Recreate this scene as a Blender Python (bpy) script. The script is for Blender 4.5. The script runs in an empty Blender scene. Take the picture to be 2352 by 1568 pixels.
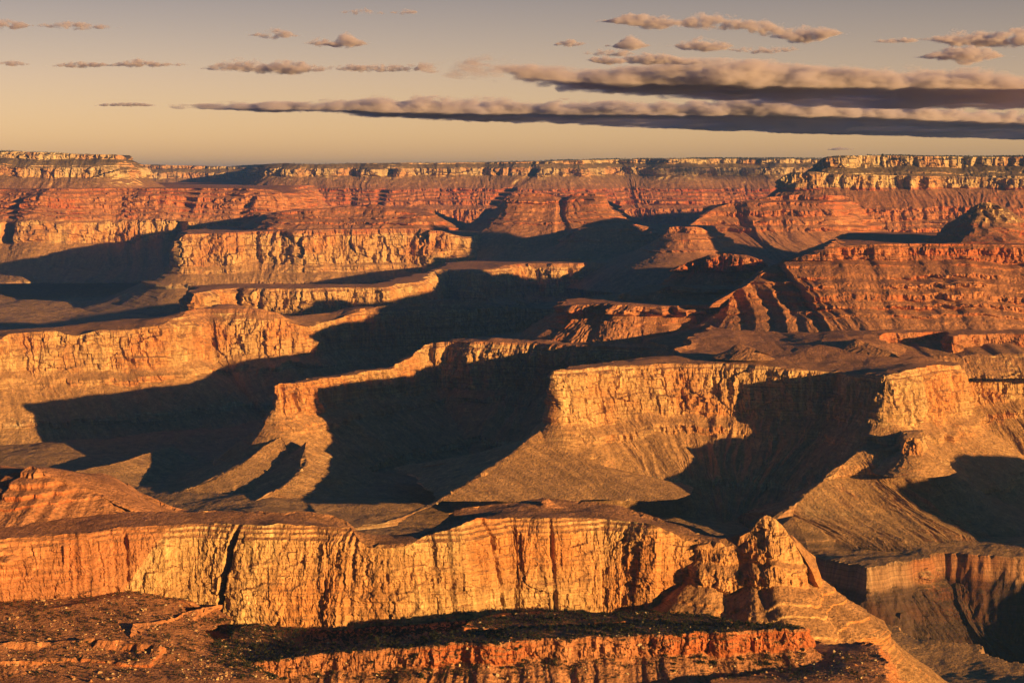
import bpy, math, random
import numpy as np
from mathutils import Vector
from mathutils.geometry import delaunay_2d_cdt
random.seed(7)
sc = bpy.context.scene
COL = sc.collection

# ------------------------------------------------------------------ camera
FD = 4389.0            # focal length in pixels of a 2352 wide picture
CX, CY, YH = 1176.0, 784.0, 400.0
PITCH = math.atan((CY - YH) / FD)
cam_d = bpy.data.cameras.new('camera')
cam = bpy.data.objects.new('camera', cam_d)
COL.objects.link(cam)
cam_d.sensor_width = 36.0
cam_d.lens = 36.0 * FD / 2352.0
cam_d.clip_start = 1.0
cam_d.clip_end = 600000.0
cam.rotation_euler = (math.pi / 2 - PITCH, 0, 0)
sc.camera = cam

# ------------------------------------------------------------------ light
SUN_EL = 7.0
SUN_AZ = (0.781, -0.625)                     # horizontal direction towards the sun
sun_d = bpy.data.lights.new('sun', 'SUN')
sun = bpy.data.objects.new('sun', sun_d)
COL.objects.link(sun)
sun_d.energy = 5.0
sun_d.angle = math.radians(0.5)
sun_d.color = (1.0, 0.57, 0.19)
_e = math.radians(SUN_EL)
_v = Vector((SUN_AZ[0] * math.cos(_e), SUN_AZ[1] * math.cos(_e), math.sin(_e)))
sun.rotation_euler = _v.to_track_quat('Z', 'Y').to_euler()

world = bpy.data.worlds.new('World')
sc.world = world
world.use_nodes = True
wn, wl = world.node_tree.nodes, world.node_tree.links
wn.clear()
w_out = wn.new('ShaderNodeOutputWorld')
w_bg = wn.new('ShaderNodeBackground')
w_sky = wn.new('ShaderNodeTexSky')
w_sky.sky_type = 'NISHITA'
w_sky.sun_disc = False
w_sky.sun_elevation = math.radians(SUN_EL)
w_sky.sun_rotation = math.atan2(SUN_AZ[0], SUN_AZ[1])
w_sky.altitude = 2100
w_sky.air_density = 1.0
w_sky.dust_density = 2.0
w_sky.ozone_density = 1.0
w_geo = wn.new('ShaderNodeTexCoord')
w_sep = wn.new('ShaderNodeSeparateXYZ')
w_rmp = wn.new('ShaderNodeValToRGB')
w_mul = wn.new('ShaderNodeMixRGB'); w_mul.blend_type = 'MULTIPLY'; w_mul.inputs[0].default_value = 1.0
wl.new(w_geo.outputs['Generated'], w_sep.inputs[0])
wl.new(w_sep.outputs['Z'], w_rmp.inputs[0])
SKY_STOPS = [(0.0, (.73, .47, .375)), (0.02, (.71, .458, .375)), (0.05, (.635, .39, .345)), (0.09, (.45, .283, .27)),
             (0.16, (.17, .145, .17)), (0.30, (.05, .28, .52)), (1.0, (.01, .34, .80))]
while len(w_rmp.color_ramp.elements) < len(SKY_STOPS):
    w_rmp.color_ramp.elements.new(0.5)
for e, (p, c) in zip(w_rmp.color_ramp.elements, SKY_STOPS):
    e.position = p; e.color = (*c, 1)
wl.new(w_sky.outputs[0], w_mul.inputs[1])
wl.new(w_rmp.outputs[0], w_mul.inputs[2])
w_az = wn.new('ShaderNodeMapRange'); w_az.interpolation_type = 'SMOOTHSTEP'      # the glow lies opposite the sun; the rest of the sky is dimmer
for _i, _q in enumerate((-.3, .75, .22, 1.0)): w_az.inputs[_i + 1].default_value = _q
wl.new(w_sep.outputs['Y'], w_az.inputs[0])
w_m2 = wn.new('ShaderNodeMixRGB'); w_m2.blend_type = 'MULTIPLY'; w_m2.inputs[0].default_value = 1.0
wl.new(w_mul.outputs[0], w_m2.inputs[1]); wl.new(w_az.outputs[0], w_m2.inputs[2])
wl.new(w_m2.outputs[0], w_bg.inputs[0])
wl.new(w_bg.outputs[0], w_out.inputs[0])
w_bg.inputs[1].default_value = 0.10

sc.view_settings.view_transform = 'Standard'
sc.view_settings.look = 'None'
sc.view_settings.exposure = 1.35
sc.view_settings.gamma = 1.0
sc.cycles.use_denoising = True
sc.cycles.max_bounces = 6
sc.cycles.diffuse_bounces = 1
sc.cycles.glossy_bounces = 1
sc.cycles.volume_bounces = 2
sc.cycles.transparent_max_bounces = 16

# ------------------------------------------------------------------ helpers
_cp, _sp = math.cos(PITCH), math.sin(PITCH)
def ray(px, py):
    x = (px - CX) / FD; y = (CY - py) / FD
    return np.array([x, _cp + y * _sp, -_sp + y * _cp])
def P(px, py, z):                          # picture direction down to a level z
    r = ray(px, py); t = z / r[2]
    return (r[0] * t, r[1] * t, z, 1)
def Q(px, py, d):                          # picture direction out to a distance d
    r = ray(px, py); t = d / r[1]
    return (r[0] * t, d, r[2] * t, 1)
def B(px, d, z):                           # hidden side of a landform
    return ((px - CX) / FD * d, d, z, 0)

_rng = np.random.RandomState(11)
_ang = _rng.rand(256, 256) * 2 * np.pi
_GX, _GY = np.cos(_ang).astype(np.float32), np.sin(_ang).astype(np.float32)
_HASH = (_rng.rand(256, 256) * 2 - 1).astype(np.float32)
def perlin(x, y):
    x = np.asarray(x, dtype=np.float64); y = np.asarray(y, dtype=np.float64)
    x, y = np.broadcast_arrays(x, y)
    ix = np.floor(x).astype(np.int64); iy = np.floor(y).astype(np.int64)
    fx = (x - ix).astype(np.float32); fy = (y - iy).astype(np.float32)
    u = fx * fx * fx * (fx * (fx * 6 - 15) + 10); v = fy * fy * fy * (fy * (fy * 6 - 15) + 10)
    a, b = ix & 255, (ix + 1) & 255; c, d = iy & 255, (iy + 1) & 255
    n00 = _GX[a, c] * fx + _GY[a, c] * fy
    n10 = _GX[b, c] * (fx - 1) + _GY[b, c] * fy
    n01 = _GX[a, d] * fx + _GY[a, d] * (fy - 1)
    n11 = _GX[b, d] * (fx - 1) + _GY[b, d] * (fy - 1)
    p0 = n00 + u * (n10 - n00); p1 = n01 + u * (n11 - n01)
    return (p0 + v * (p1 - p0)) * 1.5
def fbm(x, y, octs=4, gain=0.5):
    s = 0; a = 1.0; f = 1.0
    for k in range(octs):
        s = s + a * perlin(x * f + 17.3 * k, y * f + 5.1 * k); a *= gain; f *= 2.03
    return s
def sstep(a, b, x):
    t = np.clip((x - a) / (b - a), 0, 1); return t * t * (3 - 2 * t)

def new_mesh(name, verts, quads=None, tris=None, mats=(), lev=None, smooth=False):
    me = bpy.data.meshes.new(name)
    nq = 0 if quads is None else len(quads); nt = 0 if tris is None else len(tris)
    me.vertices.add(len(verts)); me.vertices.foreach_set('co', np.asarray(verts, np.float32).ravel())
    li = []
    if nq: li.append(np.asarray(quads, np.int32).ravel())
    if nt: li.append(np.asarray(tris, np.int32).ravel())
    li = np.concatenate(li)
    me.loops.add(len(li)); me.loops.foreach_set('vertex_index', li)
    me.polygons.add(nq + nt)
    st = np.concatenate([np.arange(nq) * 4, nq * 4 + np.arange(nt) * 3]).astype(np.int32)
    me.polygons.foreach_set('loop_start', st)
    me.polygons.foreach_set('use_smooth', np.full(nq + nt, smooth, dtype=bool))
    if lev is not None:
        at = me.attributes.new('lev', 'FLOAT', 'POINT'); at.data.foreach_set('value', np.asarray(lev, np.float32).ravel())
    for m in mats: me.materials.append(m)
    me.update(calc_edges=True)
    return me
def link(name, me, label=None, cat=None, kind=None, group=None, parent=None):
    o = bpy.data.objects.new(name, me); COL.objects.link(o)
    if label: o['label'] = label
    if cat: o['category'] = cat
    if kind: o['kind'] = kind
    if group: o['group'] = group
    if parent: o.parent = parent
    return o

# ------------------------------------------------------------------ materials
def ramp(nt, stops, interp='LINEAR'):
    r = nt.nodes.new('ShaderNodeValToRGB'); r.color_ramp.interpolation = interp
    while len(r.color_ramp.elements) < len(stops): r.color_ramp.elements.new(0.5)
    for e, (p, c) in zip(r.color_ramp.elements, stops):
        e.position = p; e.color = (*c, 1) if len(c) == 3 else c
    return r
def mathn(nt, op, a, b=None, clamp=False):
    n = nt.nodes.new('ShaderNodeMath'); n.operation = op; n.use_clamp = clamp
    for i, v in enumerate((a, b)):
        if v is None: continue
        if hasattr(v, 'is_output'): nt.links.new(v, n.inputs[i])
        else: n.inputs[i].default_value = v
    return n.outputs[0]
def mix(nt, f, a, b, mode='MIX'):
    n = nt.nodes.new('ShaderNodeMixRGB'); n.blend_type = mode
    for i, v in enumerate((f, a, b)):
        if hasattr(v, 'is_output'): nt.links.new(v, n.inputs[i])
        elif i == 0: n.inputs[0].default_value = v
        else: n.inputs[i].default_value = (*v, 1)
    return n.outputs[0]
def mrange(nt, v, a, b, c=0.0, d=1.0, smooth=False):
    n = nt.nodes.new('ShaderNodeMapRange'); n.clamp = True
    if smooth: n.interpolation_type = 'SMOOTHSTEP'
    nt.links.new(v, n.inputs[0])
    for i, q in enumerate((a, b, c, d)): n.inputs[i + 1].default_value = q
    return n.outputs[0]
def noise(nt, vec, scale, detail=4, rough=0.55, scl=None, dims='3D'):
    n = nt.nodes.new('ShaderNodeTexNoise'); n.noise_dimensions = dims
    n.inputs['Scale'].default_value = scale; n.inputs['Detail'].default_value = detail; n.inputs['Roughness'].default_value = rough
    if dims == '1D':
        nt.links.new(vec, n.inputs['W'])
    else:
        if scl:
            m = nt.nodes.new('ShaderNodeMapping'); m.inputs['Scale'].default_value = scl
            nt.links.new(vec, m.inputs[0]); vec = m.outputs[0]
        nt.links.new(vec, n.inputs['Vector'])
    return n.outputs['Fac']

LEV0, LEV1 = -700.0, 700.0
def lv(x): return (x - LEV0) / (LEV1 - LEV0)
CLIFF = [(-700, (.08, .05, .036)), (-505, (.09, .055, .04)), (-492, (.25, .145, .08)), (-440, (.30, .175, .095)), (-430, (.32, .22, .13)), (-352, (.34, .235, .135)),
         (-345, (.46, .34, .19)), (-318, (.48, .35, .19)), (-312, (.38, .225, .11)), (-225, (.43, .26, .12)), (-170, (.45, .275, .125)),
         (-160, (.46, .29, .13)), (-90, (.45, .265, .115)), (-30, (.48, .30, .135)), (0, (.50, .33, .16)), (6, (.38, .175, .08)),
         (80, (.38, .155, .068)), (150, (.42, .185, .08)), (220, (.39, .15, .065)), (300, (.40, .155, .07)), (310, (.36, .13, .062)), (388, (.36, .135, .065)),
         (394, (.44, .31, .155)), (490, (.46, .33, .17)), (498, (.40, .29, .17)), (560, (.40, .30, .18)), (568, (.42, .31, .17)), (700, (.42, .31, .18))]
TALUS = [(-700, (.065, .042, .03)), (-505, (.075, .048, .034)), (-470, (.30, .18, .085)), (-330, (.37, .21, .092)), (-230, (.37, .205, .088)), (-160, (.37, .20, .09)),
         (-20, (.30, .15, .072)), (20, (.40, .185, .085)), (280, (.30, .125, .058)), (330, (.27, .115, .055)), (400, (.27, .14, .075)), (500, (.20, .13, .07)),
         (565, (.17, .115, .06)), (640, (.085, .065, .038)), (700, (.07, .06, .035))]
def rock_material(name, patch=1.0, scrub=0.5, fine=1.0):
    m = bpy.data.materials.new(name); m.use_nodes = True
    nt = m.node_tree; nt.nodes.clear()
    out = nt.nodes.new('ShaderNodeOutputMaterial'); bs = nt.nodes.new('ShaderNodeBsdfPrincipled')
    bs.inputs['Roughness'].default_value = 0.95; bs.inputs['Specular IOR Level'].default_value = 0.05
    nt.links.new(bs.outputs[0], out.inputs[0])
    g = nt.nodes.new('ShaderNodeNewGeometry'); pos = g.outputs['Position']
    at = nt.nodes.new('ShaderNodeAttribute'); at.attribute_name = 'lev'; lev = at.outputs['Fac']
    sep = nt.nodes.new('ShaderNodeSeparateXYZ'); nt.links.new(g.outputs['True Normal'], sep.inputs[0])
    n_big = noise(nt, pos, 1 / 260., 3)
    n_mid = noise(nt, pos, 1 / 45., 4, .6)
    n_fin = noise(nt, pos, 1 / 7., 4, .65)
    streak = noise(nt, pos, 1 / 9., 4, .6, (1, 1, .07))
    streak2 = noise(nt, pos, 1 / 45., 3, .55, (1, 1, .16))
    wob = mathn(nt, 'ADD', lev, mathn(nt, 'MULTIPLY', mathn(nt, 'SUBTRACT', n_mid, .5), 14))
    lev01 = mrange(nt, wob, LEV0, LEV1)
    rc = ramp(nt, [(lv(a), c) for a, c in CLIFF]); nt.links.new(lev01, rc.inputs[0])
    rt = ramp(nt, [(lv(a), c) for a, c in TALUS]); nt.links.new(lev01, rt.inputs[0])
    # bedding
    wob2 = mathn(nt, 'ADD', lev, mathn(nt, 'MULTIPLY', mathn(nt, 'SUBTRACT', n_mid, .5), 5))
    bed = noise(nt, wob2, .16, 3, .7, dims='1D')
    bedf = mrange(nt, bed, .3, .7, .72, 1.25)
    c = mix(nt, 1.0, rc.outputs[0], bedf, 'MULTIPLY')
    # stains and fresh faces
    red = mrange(nt, n_big, .46, .60, 0, .8 * patch)
    c = mix(nt, red, c, mix(nt, 1, c, (1.0, .66, .50), 'MULTIPLY'))
    pale = mrange(nt, streak2, .54, .68, 0, .75 * patch)
    c = mix(nt, pale, c, mix(nt, 1, c, (1.35, 1.5, 1.6), 'MULTIPLY'))
    dk = mrange(nt, streak, .28, .62, .62, 1.18)
    c = mix(nt, fine, c, mix(nt, 1, c, dk, 'MULTIPLY'))
    t = mix(nt, 1, rt.outputs[0], mrange(nt, n_fin, .25, .75, .75, 1.25), 'MULTIPLY')
    t = mix(nt, 1, t, mrange(nt, n_mid, .25, .75, .68, 1.32), 'MULTIPLY')
    t = mix(nt, 1, t, mrange(nt, noise(nt, pos, 1 / 18., 3, .6), .3, .7, .75, 1.25), 'MULTIPLY')
    al = nt.nodes.new('ShaderNodeAttribute'); al.attribute_name = 'along'
    cx = nt.nodes.new('ShaderNodeCombineXYZ'); nt.links.new(al.outputs['Fac'], cx.inputs[0]); nt.links.new(mathn(nt, 'MULTIPLY', lev, .10), cx.inputs[1])
    rill = noise(nt, cx.outputs[0], 1 / 16., 4, .62)
    t = mix(nt, 1, t, mrange(nt, rill, .3, .7, .82, 1.18), 'MULTIPLY')
    c = mix(nt, 1, c, mrange(nt, noise(nt, cx.outputs[0], 1 / 28., 4, .7), .32, .68, .74, 1.22), 'MULTIPLY')
    vor = nt.nodes.new('ShaderNodeTexVoronoi'); vor.inputs['Scale'].default_value = 1 / 8.; nt.links.new(pos, vor.inputs['Vector'])
    sp = mathn(nt, 'MULTIPLY', mrange(nt, vor.outputs['Distance'], .22, .34, 1, 0), mrange(nt, n_mid, .42, .56, 0, 1))
    t = mix(nt, mathn(nt, 'MULTIPLY', sp, scrub), t, (.035, .04, .02))
    sl = mrange(nt, mathn(nt, 'ADD', sep.outputs['Z'], mathn(nt, 'MULTIPLY', mathn(nt, 'SUBTRACT', n_fin, .5), .25)), .52, .74, smooth=True)
    nt.links.new(mix(nt, sl, c, t), bs.inputs['Base Color'])
    bh = mathn(nt, 'ADD', mathn(nt, 'MULTIPLY', n_fin, 7.0), mathn(nt, 'MULTIPLY', streak, 3.0))
    bp = nt.nodes.new('ShaderNodeBump'); bp.inputs['Strength'].default_value = .8; bp.inputs['Distance'].default_value = 1.0
    nt.links.new(bh, bp.inputs['Height']); nt.links.new(bp.outputs[0], bs.inputs['Normal'])
    return m
ROCK = rock_material('canyon_rock')

# ------------------------------------------------------------------ landforms: an outline at rim level and a profile of cliffs and slopes below it
NV = [0]
def landform(name, ctrl, Z0, prof, lev0, label=None, seed=0, rough=1.0, jag=1.0, zj=3.0, gully=1.0, dens=1.0, shift=14.0, lscale=1.0,
             flute=1.0, cap_noise=3.0, mat=None, dome=0.0, crack=1.0, cap_step=None, rows=1.0, cracks=(), patchy=.75, keep=175, levx=None, bay=0.0, soft=1.0, follow=False):
    so = seed * 37.7
    C = np.array([c[:3] for c in ctrl], float); F = np.array([c[3] for c in ctrl])
    A2 = np.sum(C[:, 0] * np.roll(C[:, 1], -1) - np.roll(C[:, 0], -1) * C[:, 1])
    if A2 < 0: C = C[::-1]; F = F[::-1]
    # start on the hidden side
    k0 = int(np.argmin(F)); C = np.roll(C, -k0, 0); F = np.roll(F, -k0)
    Cn = np.vstack([C, C[:1]])
    seg = np.hypot(*(np.diff(Cn[:, :2], axis=0).T)); S = np.concatenate([[0], np.cumsum(seg)]); L = S[-1]
    dfr = np.median(C[F > 0, 1]) if (F > 0).any() else np.median(C[:, 1])
    pxm = dfr / FD * 2352 / 1024.                      # metres in a pixel of the 1024 picture
    N = int(np.clip(L / (pxm * 1.0), 512, 12000))
    su = np.arange(N) / N * L
    X = np.interp(su, S, Cn[:, 0]); Y = np.interp(su, S, Cn[:, 1]); Zr = np.interp(su, S, Cn[:, 2])
    fr = np.fft.fftfreq(N, L / N)
    def smooth(a, sig): return np.fft.ifft(np.fft.fft(a) * np.exp(-2 * (np.pi * fr * sig) ** 2)).real
    def normals(x, y):
        dx = np.roll(x, -1) - np.roll(x, 1); dy = np.roll(y, -1) - np.roll(y, 1); l = np.hypot(dx, dy) + 1e-9
        return dy / l, -dx / l
    base = 8 * pxm * soft
    X = smooth(X, base * .6); Y = smooth(Y, base * .6); Zr = smooth(Zr, base * .3)
    nx, ny = normals(smooth(X, base), smooth(Y, base))
    wob = 0
    for k, lam in enumerate((90, 42, 20, 9)):
        lam_m = lam * pxm / 1.6
        wob = wob + perlin(su / lam_m + so + k * 9.1, so * 1.3 + k) * lam_m * (.16, .17, .16, .14)[k]
    wob = wob * jag + bay * pxm * (perlin(su / (110 * pxm) + so, 1.9) + .6 * perlin(su / (55 * pxm) + so, 6.9))
    X = X + nx * wob; Y = Y + ny * wob
    Zr = Zr + zj * (perlin(su / (40 * pxm) + so, 3.3) + .6 * perlin(su / (14 * pxm) + so, 8.3) + .5 * perlin(su / (5 * pxm), 1.7 + so))
    V0px = CX + X / Y * FD; Fs = np.interp(su, S, np.append(F, F[0]))
    # columns: dense where the photo looks at them
    cols = []
    for i in range(len(C)):
        vis = F[i] > 0 and F[(i + 1) % len(C)] > 0
        dl = max(min(C[i, 1], Cn[i + 1, 1]) / FD * 2352 / 1024., 1) * (1.0 if vis else 5.0) / dens
        n = max(1, int(seg[i] / dl)); cols.append(S[i] + seg[i] * np.arange(n) / n)
    s = np.concatenate(cols + [[L]]); M = len(s)
    def at(a): return np.interp(s, np.append(su, L), np.append(a, a[0]))
    pd = np.array([p[0] for p in prof], float); po = np.array([p[1] for p in prof], float)
    fine = np.linspace(0, pd[-1], 3000); fo = np.interp(fine, pd, po)
    cost = np.concatenate([[0], np.cumsum(np.hypot(np.diff(fine), .30 * np.diff(fo)))])
    R = int(np.clip(cost[-1] / (pxm * 1.15) * dens * rows, 14, 420))
    zrow = np.interp(np.linspace(0, cost[-1], R), cost, fine)
    zr = at(Zr); d0 = np.maximum(Z0 - zr, 0) * (0 if follow else 1); o0 = np.interp(d0, pd, po)
    sh = shift * (fbm(s / (60 * pxm) + so, 4.4, 3) + .5 * perlin(s / (16 * pxm), so)) 
    V = np.empty((R, M, 3)); LV = np.empty((R, M)); SC = np.repeat((s + seed * 997.)[None, :], R, 0)
    dzz = zrow[:, None] * np.ones((1, M))
    dz_eff = np.maximum(dzz, d0[None, :])
    rel = dz_eff - d0[None, :]
    ev = np.clip(dz_eff + sh[None, :] * sstep(10, 70, rel), 0, pd[-1])
    kern = np.exp(-(np.linspace(-1, 1, 401) * 2.2) ** 2); kern /= kern.sum()
    hw = 38.0; fx = np.linspace(-hw, pd[-1] + hw, 3000); po2 = np.interp(fx, pd, po)
    kn = max(3, int(2 * hw / (fx[1] - fx[0]))); kk = np.hanning(kn + 2)[1:-1]; kk /= kk.sum(); po2 = np.convolve(np.pad(po2, kn, 'edge'), kk, 'same')[kn:-kn]
    pm = patchy * sstep(-.12, .22, perlin(s[None, :] / (70 * pxm) + so * 3, dzz / 90. + so)) * sstep(keep - 30, keep + 15, dzz)
    def prof_at(e): 
        return np.interp(e, pd, po) * (1 - pm) + np.interp(e, fx, po2) * pm
    off = np.maximum(prof_at(ev) - o0[None, :], 0)
    dl = 6.0
    slope = (prof_at(np.clip(ev + dl, 0, pd[-1])) - prof_at(np.clip(ev - dl, 0, pd[-1]))) / (2 * dl)
    steep = 1 / (1 + (slope / .9) ** 4)
    # cliff relief in metres
    SS = s[None, :]; ZZ = (Z0 - dz_eff)
    D = 0
    for k, (lam, amp) in enumerate(((44, .055), (19, .055), (8, .05), (3.4, .07))):
        lm = lam * pxm
        n = perlin(SS / lm + so + 3.1 * k + .12 * perlin(SS / (3 * lm), ZZ / (2 * lm)), ZZ / (lm * (4.0, 3.4, 2.4, 1.5)[k]) + so)
        D = D + (1 - 2.2 * np.abs(n)) * lm * amp
    for k, (w, h, amp) in enumerate(((23, 46, 2.6), (11, 20, 2.2), (5, 9, 1.5), (2.6, 5, .8))):       # joint-bounded blocks
        u = SS / (w * pxm) + so + .7 * perlin(SS / (w * 2.5 * pxm) + k, ZZ / (2.5 * h * pxm) + so) + .12 * perlin(SS / (3 * pxm), ZZ / (8 * pxm))
        v = ZZ / (h * pxm) + .5 * perlin(SS / (w * 3 * pxm) + so, 2.7 + k)
        D = D + amp * pxm * _HASH[np.floor(u).astype(np.int64) & 255, np.floor(v).astype(np.int64) & 255]
    cr = perlin(SS / (26 * pxm) + so * 2 + .2 * perlin(SS / (10 * pxm), ZZ / (9 * pxm)), ZZ / (160 * pxm) + so)
    D = D - crack * 6 * pxm * np.exp(-(cr / .035) ** 2) * sstep(.0, .5, perlin(SS / (90 * pxm), ZZ / (60 * pxm) + so))
    bed = perlin(ZZ / (4.5 * pxm) + so, SS / (120 * pxm)) + .6 * perlin(ZZ / (2.1 * pxm) + 7, SS / (60 * pxm))
    D = D + fbm(SS / (13 * pxm) + so, ZZ / (11 * pxm), 4, .55) * 2.2 * pxm
    D = D * flute + bed * 1.15 * pxm
    for cpx, cw, cdep, csl in cracks:
        vis = np.abs(V0px - cpx) + 1e4 * (Fs < .5); s0 = su[np.argmin(vis)]
        D = D - cdep * np.exp(-((SS - s0 + csl * rel / 160.) / cw) ** 4) * np.clip(.8 + .9 * perlin(SS / 200. + cpx, ZZ / (cdep * 1.2 + 10) + cpx), .15, 1.2)
    D = D * (.35 + .65 * sstep(-2, 18, rel))
    # gullies on the slopes
    Gd = 0
    for k, (lam, amp) in enumerate(((80, .10), (34, .10), (14, .17), (6, .20), (2.8, .16))):
        lm = lam * pxm
        n = perlin(SS / lm + so + .6 * perlin(SS / (2.5 * lm), off / (2.5 * lm) + k), off / (lm * 5) + so * 1.7 + k)
        m = sstep(-.3, .5, perlin(SS / (4 * lm) + k * 5.5, off / (8 * lm) + so))
        Gd = Gd + (.5 - 1.6 * np.abs(n)) * lm * amp * (.3 + 1.2 * m) * sstep(0, lm * 2.0, off)
    Gd = Gd * gully + fbm(SS / (4 * pxm), off / (4 * pxm), 2) * .8 * pxm
    disp = rough * (steep * D + (1 - steep) * Gd)
    for i in range(R):
        on = float(np.interp(zrow[i], pd, po)); sig = base * .8 + .42 * on
        xs = smooth(X, sig) if on > base * .5 else X; ys = smooth(Y, sig) if on > base * .5 else Y
        if on > base * .5:
            w = float(sstep(base * .5, base * 2.5, on)); xs = X + (xs - X) * w; ys = Y + (ys - Y) * w
        ax, ay = normals(smooth(X, max(sig, base)), smooth(Y, max(sig, base)))
        ax, ay = at(ax), at(ay)
        o = off[i] + disp[i]
        V[i, :, 0] = at(xs) + ax * o; V[i, :, 1] = at(ys) + ay * o
        V[i, :, 2] = (zr if follow else Z0) - dz_eff[i]
        LV[i] = lev0 - dz_eff[i] * lscale + (0 if levx is None else levx(CX + V[i, :, 0] / V[i, :, 1] * FD))
    idx = np.arange(R * M).reshape(R, M)
    quads = np.stack([idx[:-1, :-1], idx[1:, :-1], idx[1:, 1:], idx[:-1, 1:]], -1).reshape(-1, 4)
    verts = V.reshape(-1, 3); levs = LV.ravel()
    # cap
    rim = V[0, :-1]
    step = max(1, 1)
    rx = rim[:, :2]
    keep = np.concatenate([[True], np.hypot(*np.diff(rx, axis=0).T) > .2 * pxm]); ridx = np.nonzero(keep)[0]
    rx = rx[keep]
    lo, hi = rx.min(0), rx.max(0)
    cs = cap_step or max(6 * pxm, math.sqrt((hi - lo).prod() / 16000.))
    gx, gy = np.meshgrid(np.arange(lo[0], hi[0], cs), np.arange(lo[1], hi[1], cs * 1.6))
    pts = np.stack([gx.ravel(), gy.ravel()], -1) + _rng.uniform(-.35, .35, (gx.size, 2)) * cs
    # inside test
    ins = np.zeros(len(pts), bool); st = max(1, len(rx) // 900); poly = rx[::st]
    for a, b in zip(poly, np.roll(poly, -1, 0)):
        c = (a[1] > pts[:, 1]) != (b[1] > pts[:, 1])
        with np.errstate(divide='ignore', invalid='ignore'):
            xi = (b[0] - a[0]) * (pts[:, 1] - a[1]) / (b[1] - a[1]) + a[0]
        ins ^= c & (pts[:, 0] < xi)
    pts = pts[ins]
    nr = len(rx)
    if len(pts):
        sub = C; w = 1 / (((pts[:, None, :] - sub[None, :, :2]) ** 2).sum(-1) + 30 ** 2) ** 1.6
        zi = (w * sub[None, :, 2]).sum(1) / w.sum(1)
        dr = np.sqrt(((pts[:, None, :] - poly[None, ::2]) ** 2).sum(-1).min(1))
        zi = zi + cap_noise * (fbm(pts[:, 0] / 140., pts[:, 1] / 140. + so, 5, .6) + .3) * np.clip(dr / 60, 0, 1) + dome * (1 - np.exp(-dr / 150.))
        allp = np.vstack([rx, pts]); allz = np.concatenate([rim[keep, 2], zi])
    else:
        allp = rx; allz = rim[keep, 2]
    ctr = allp.mean(0)
    vo, eo, fo_, ov, oe, of = delaunay_2d_cdt([Vector(p - ctr) for p in allp], [], [list(range(nr))], 1, 1e-3)
    cz = np.array([allz[q[0]] if len(q) else np.nan for q in ov])
    co = np.array([[v[0], v[1]] for v in vo]) + ctr
    for q in np.nonzero(np.isnan(cz))[0]:
        cz[q] = rim[ridx[np.argmin(((rx - co[q]) ** 2).sum(1))], 2]
    base_i = len(verts)
    verts = np.vstack([verts, np.column_stack([co, cz])]); scs = np.concatenate([SC.ravel(), co[:, 0]]); levs = np.concatenate([levs, lev0 - (Z0 - cz) * lscale + (0 if levx is None else levx(CX + co[:, 0] / co[:, 1] * FD))])
    tris = np.array([f for f in fo_ if len(f) == 3], np.int64) + base_i
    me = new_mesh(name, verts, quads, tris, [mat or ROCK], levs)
    a_ = me.attributes.new('along', 'FLOAT', 'POINT'); a_.data.foreach_set('value', scs.astype(np.float32))
    NV[0] += len(verts)
    return link(name, me, label, kind='structure')

def steps(total, n, cl, run, var=.35, seed=1, first=None):
    """n ledges: each a small cliff and a slope, adding up to total metres"""
    r = random.Random(seed); w = [1 + r.uniform(-var, var) for _ in range(n)]; t = sum(w); out = [(0, 0)]; z = o = 0
    for k in range(n):
        h = total * w[k] / t; c = h * min(.9, cl * (1 + r.uniform(-.4, .4)))
        z += c; o += c * .22; out.append((z, o))
        z += h - c; o += run / n * (1 + r.uniform(-.3, .3)); out.append((z, o))
    return out
def chain(*ps):
    out = [(0, 0)]
    for p in ps:
        z0, o0 = out[-1]
        out += [(z0 + a, o0 + b) for a, b in p if (a, b) != (0, 0)]
    return out
REDWALL = [(0, 0), (5, 5), (9, 6), (14, 13), (80, 26), (84, 31), (150, 44), (162, 52), (172, 66), (188, 95), (192, 98), (214, 106), (224, 124),
           (318, 280), (322, 284), (344, 292), (352, 308), (400, 410), (440, 530), (470, 580), (600, 640)]

# ---- main mesa
landform('mesa', [B(2700, 6450, -540), B(2700, 9500, -530), B(1700, 9500, -530), B(1690, 7400, -535), B(1610, 6800, -560), P(1541, 818, -596),
    B(1450, 6200, -600), B(1340, 5990, -600), P(1268, 853, -602), P(1290, 850, -600), P(1345, 846, -600), P(1440, 840, -600), P(1540, 835, -600), P(1640, 834, -600), Q(1700, 835, 6030),
    Q(1760, 841, 5990), Q(1830, 847, 5970), Q(1900, 852, 5950), Q(1950, 858, 5880), Q(2005, 862, 5720), Q(2034, 864, 5665), Q(2052, 858, 5690), Q(2090, 846, 5800), Q(2140, 840, 5900), Q(2196, 840, 5960),
    Q(2204, 834, 6020), B(2130, 6150, -585), B(2020, 6350, -548), P(2016, 768, -540), P(2060, 764, -540), P(2102, 763, -540), P(2165, 763, -540), P(2190, 773, -540), P(2214, 768, -540), P(2280, 766, -540), P(2360, 766, -540), P(2460, 766, -540)],
    -526, chain([(0, 0), (74, 18)], REDWALL), 70, 'large orange flat-topped mesa with a long cliff and tan debris slopes', seed=1, cap_noise=4, flute=.85, gully=1.4)
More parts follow.
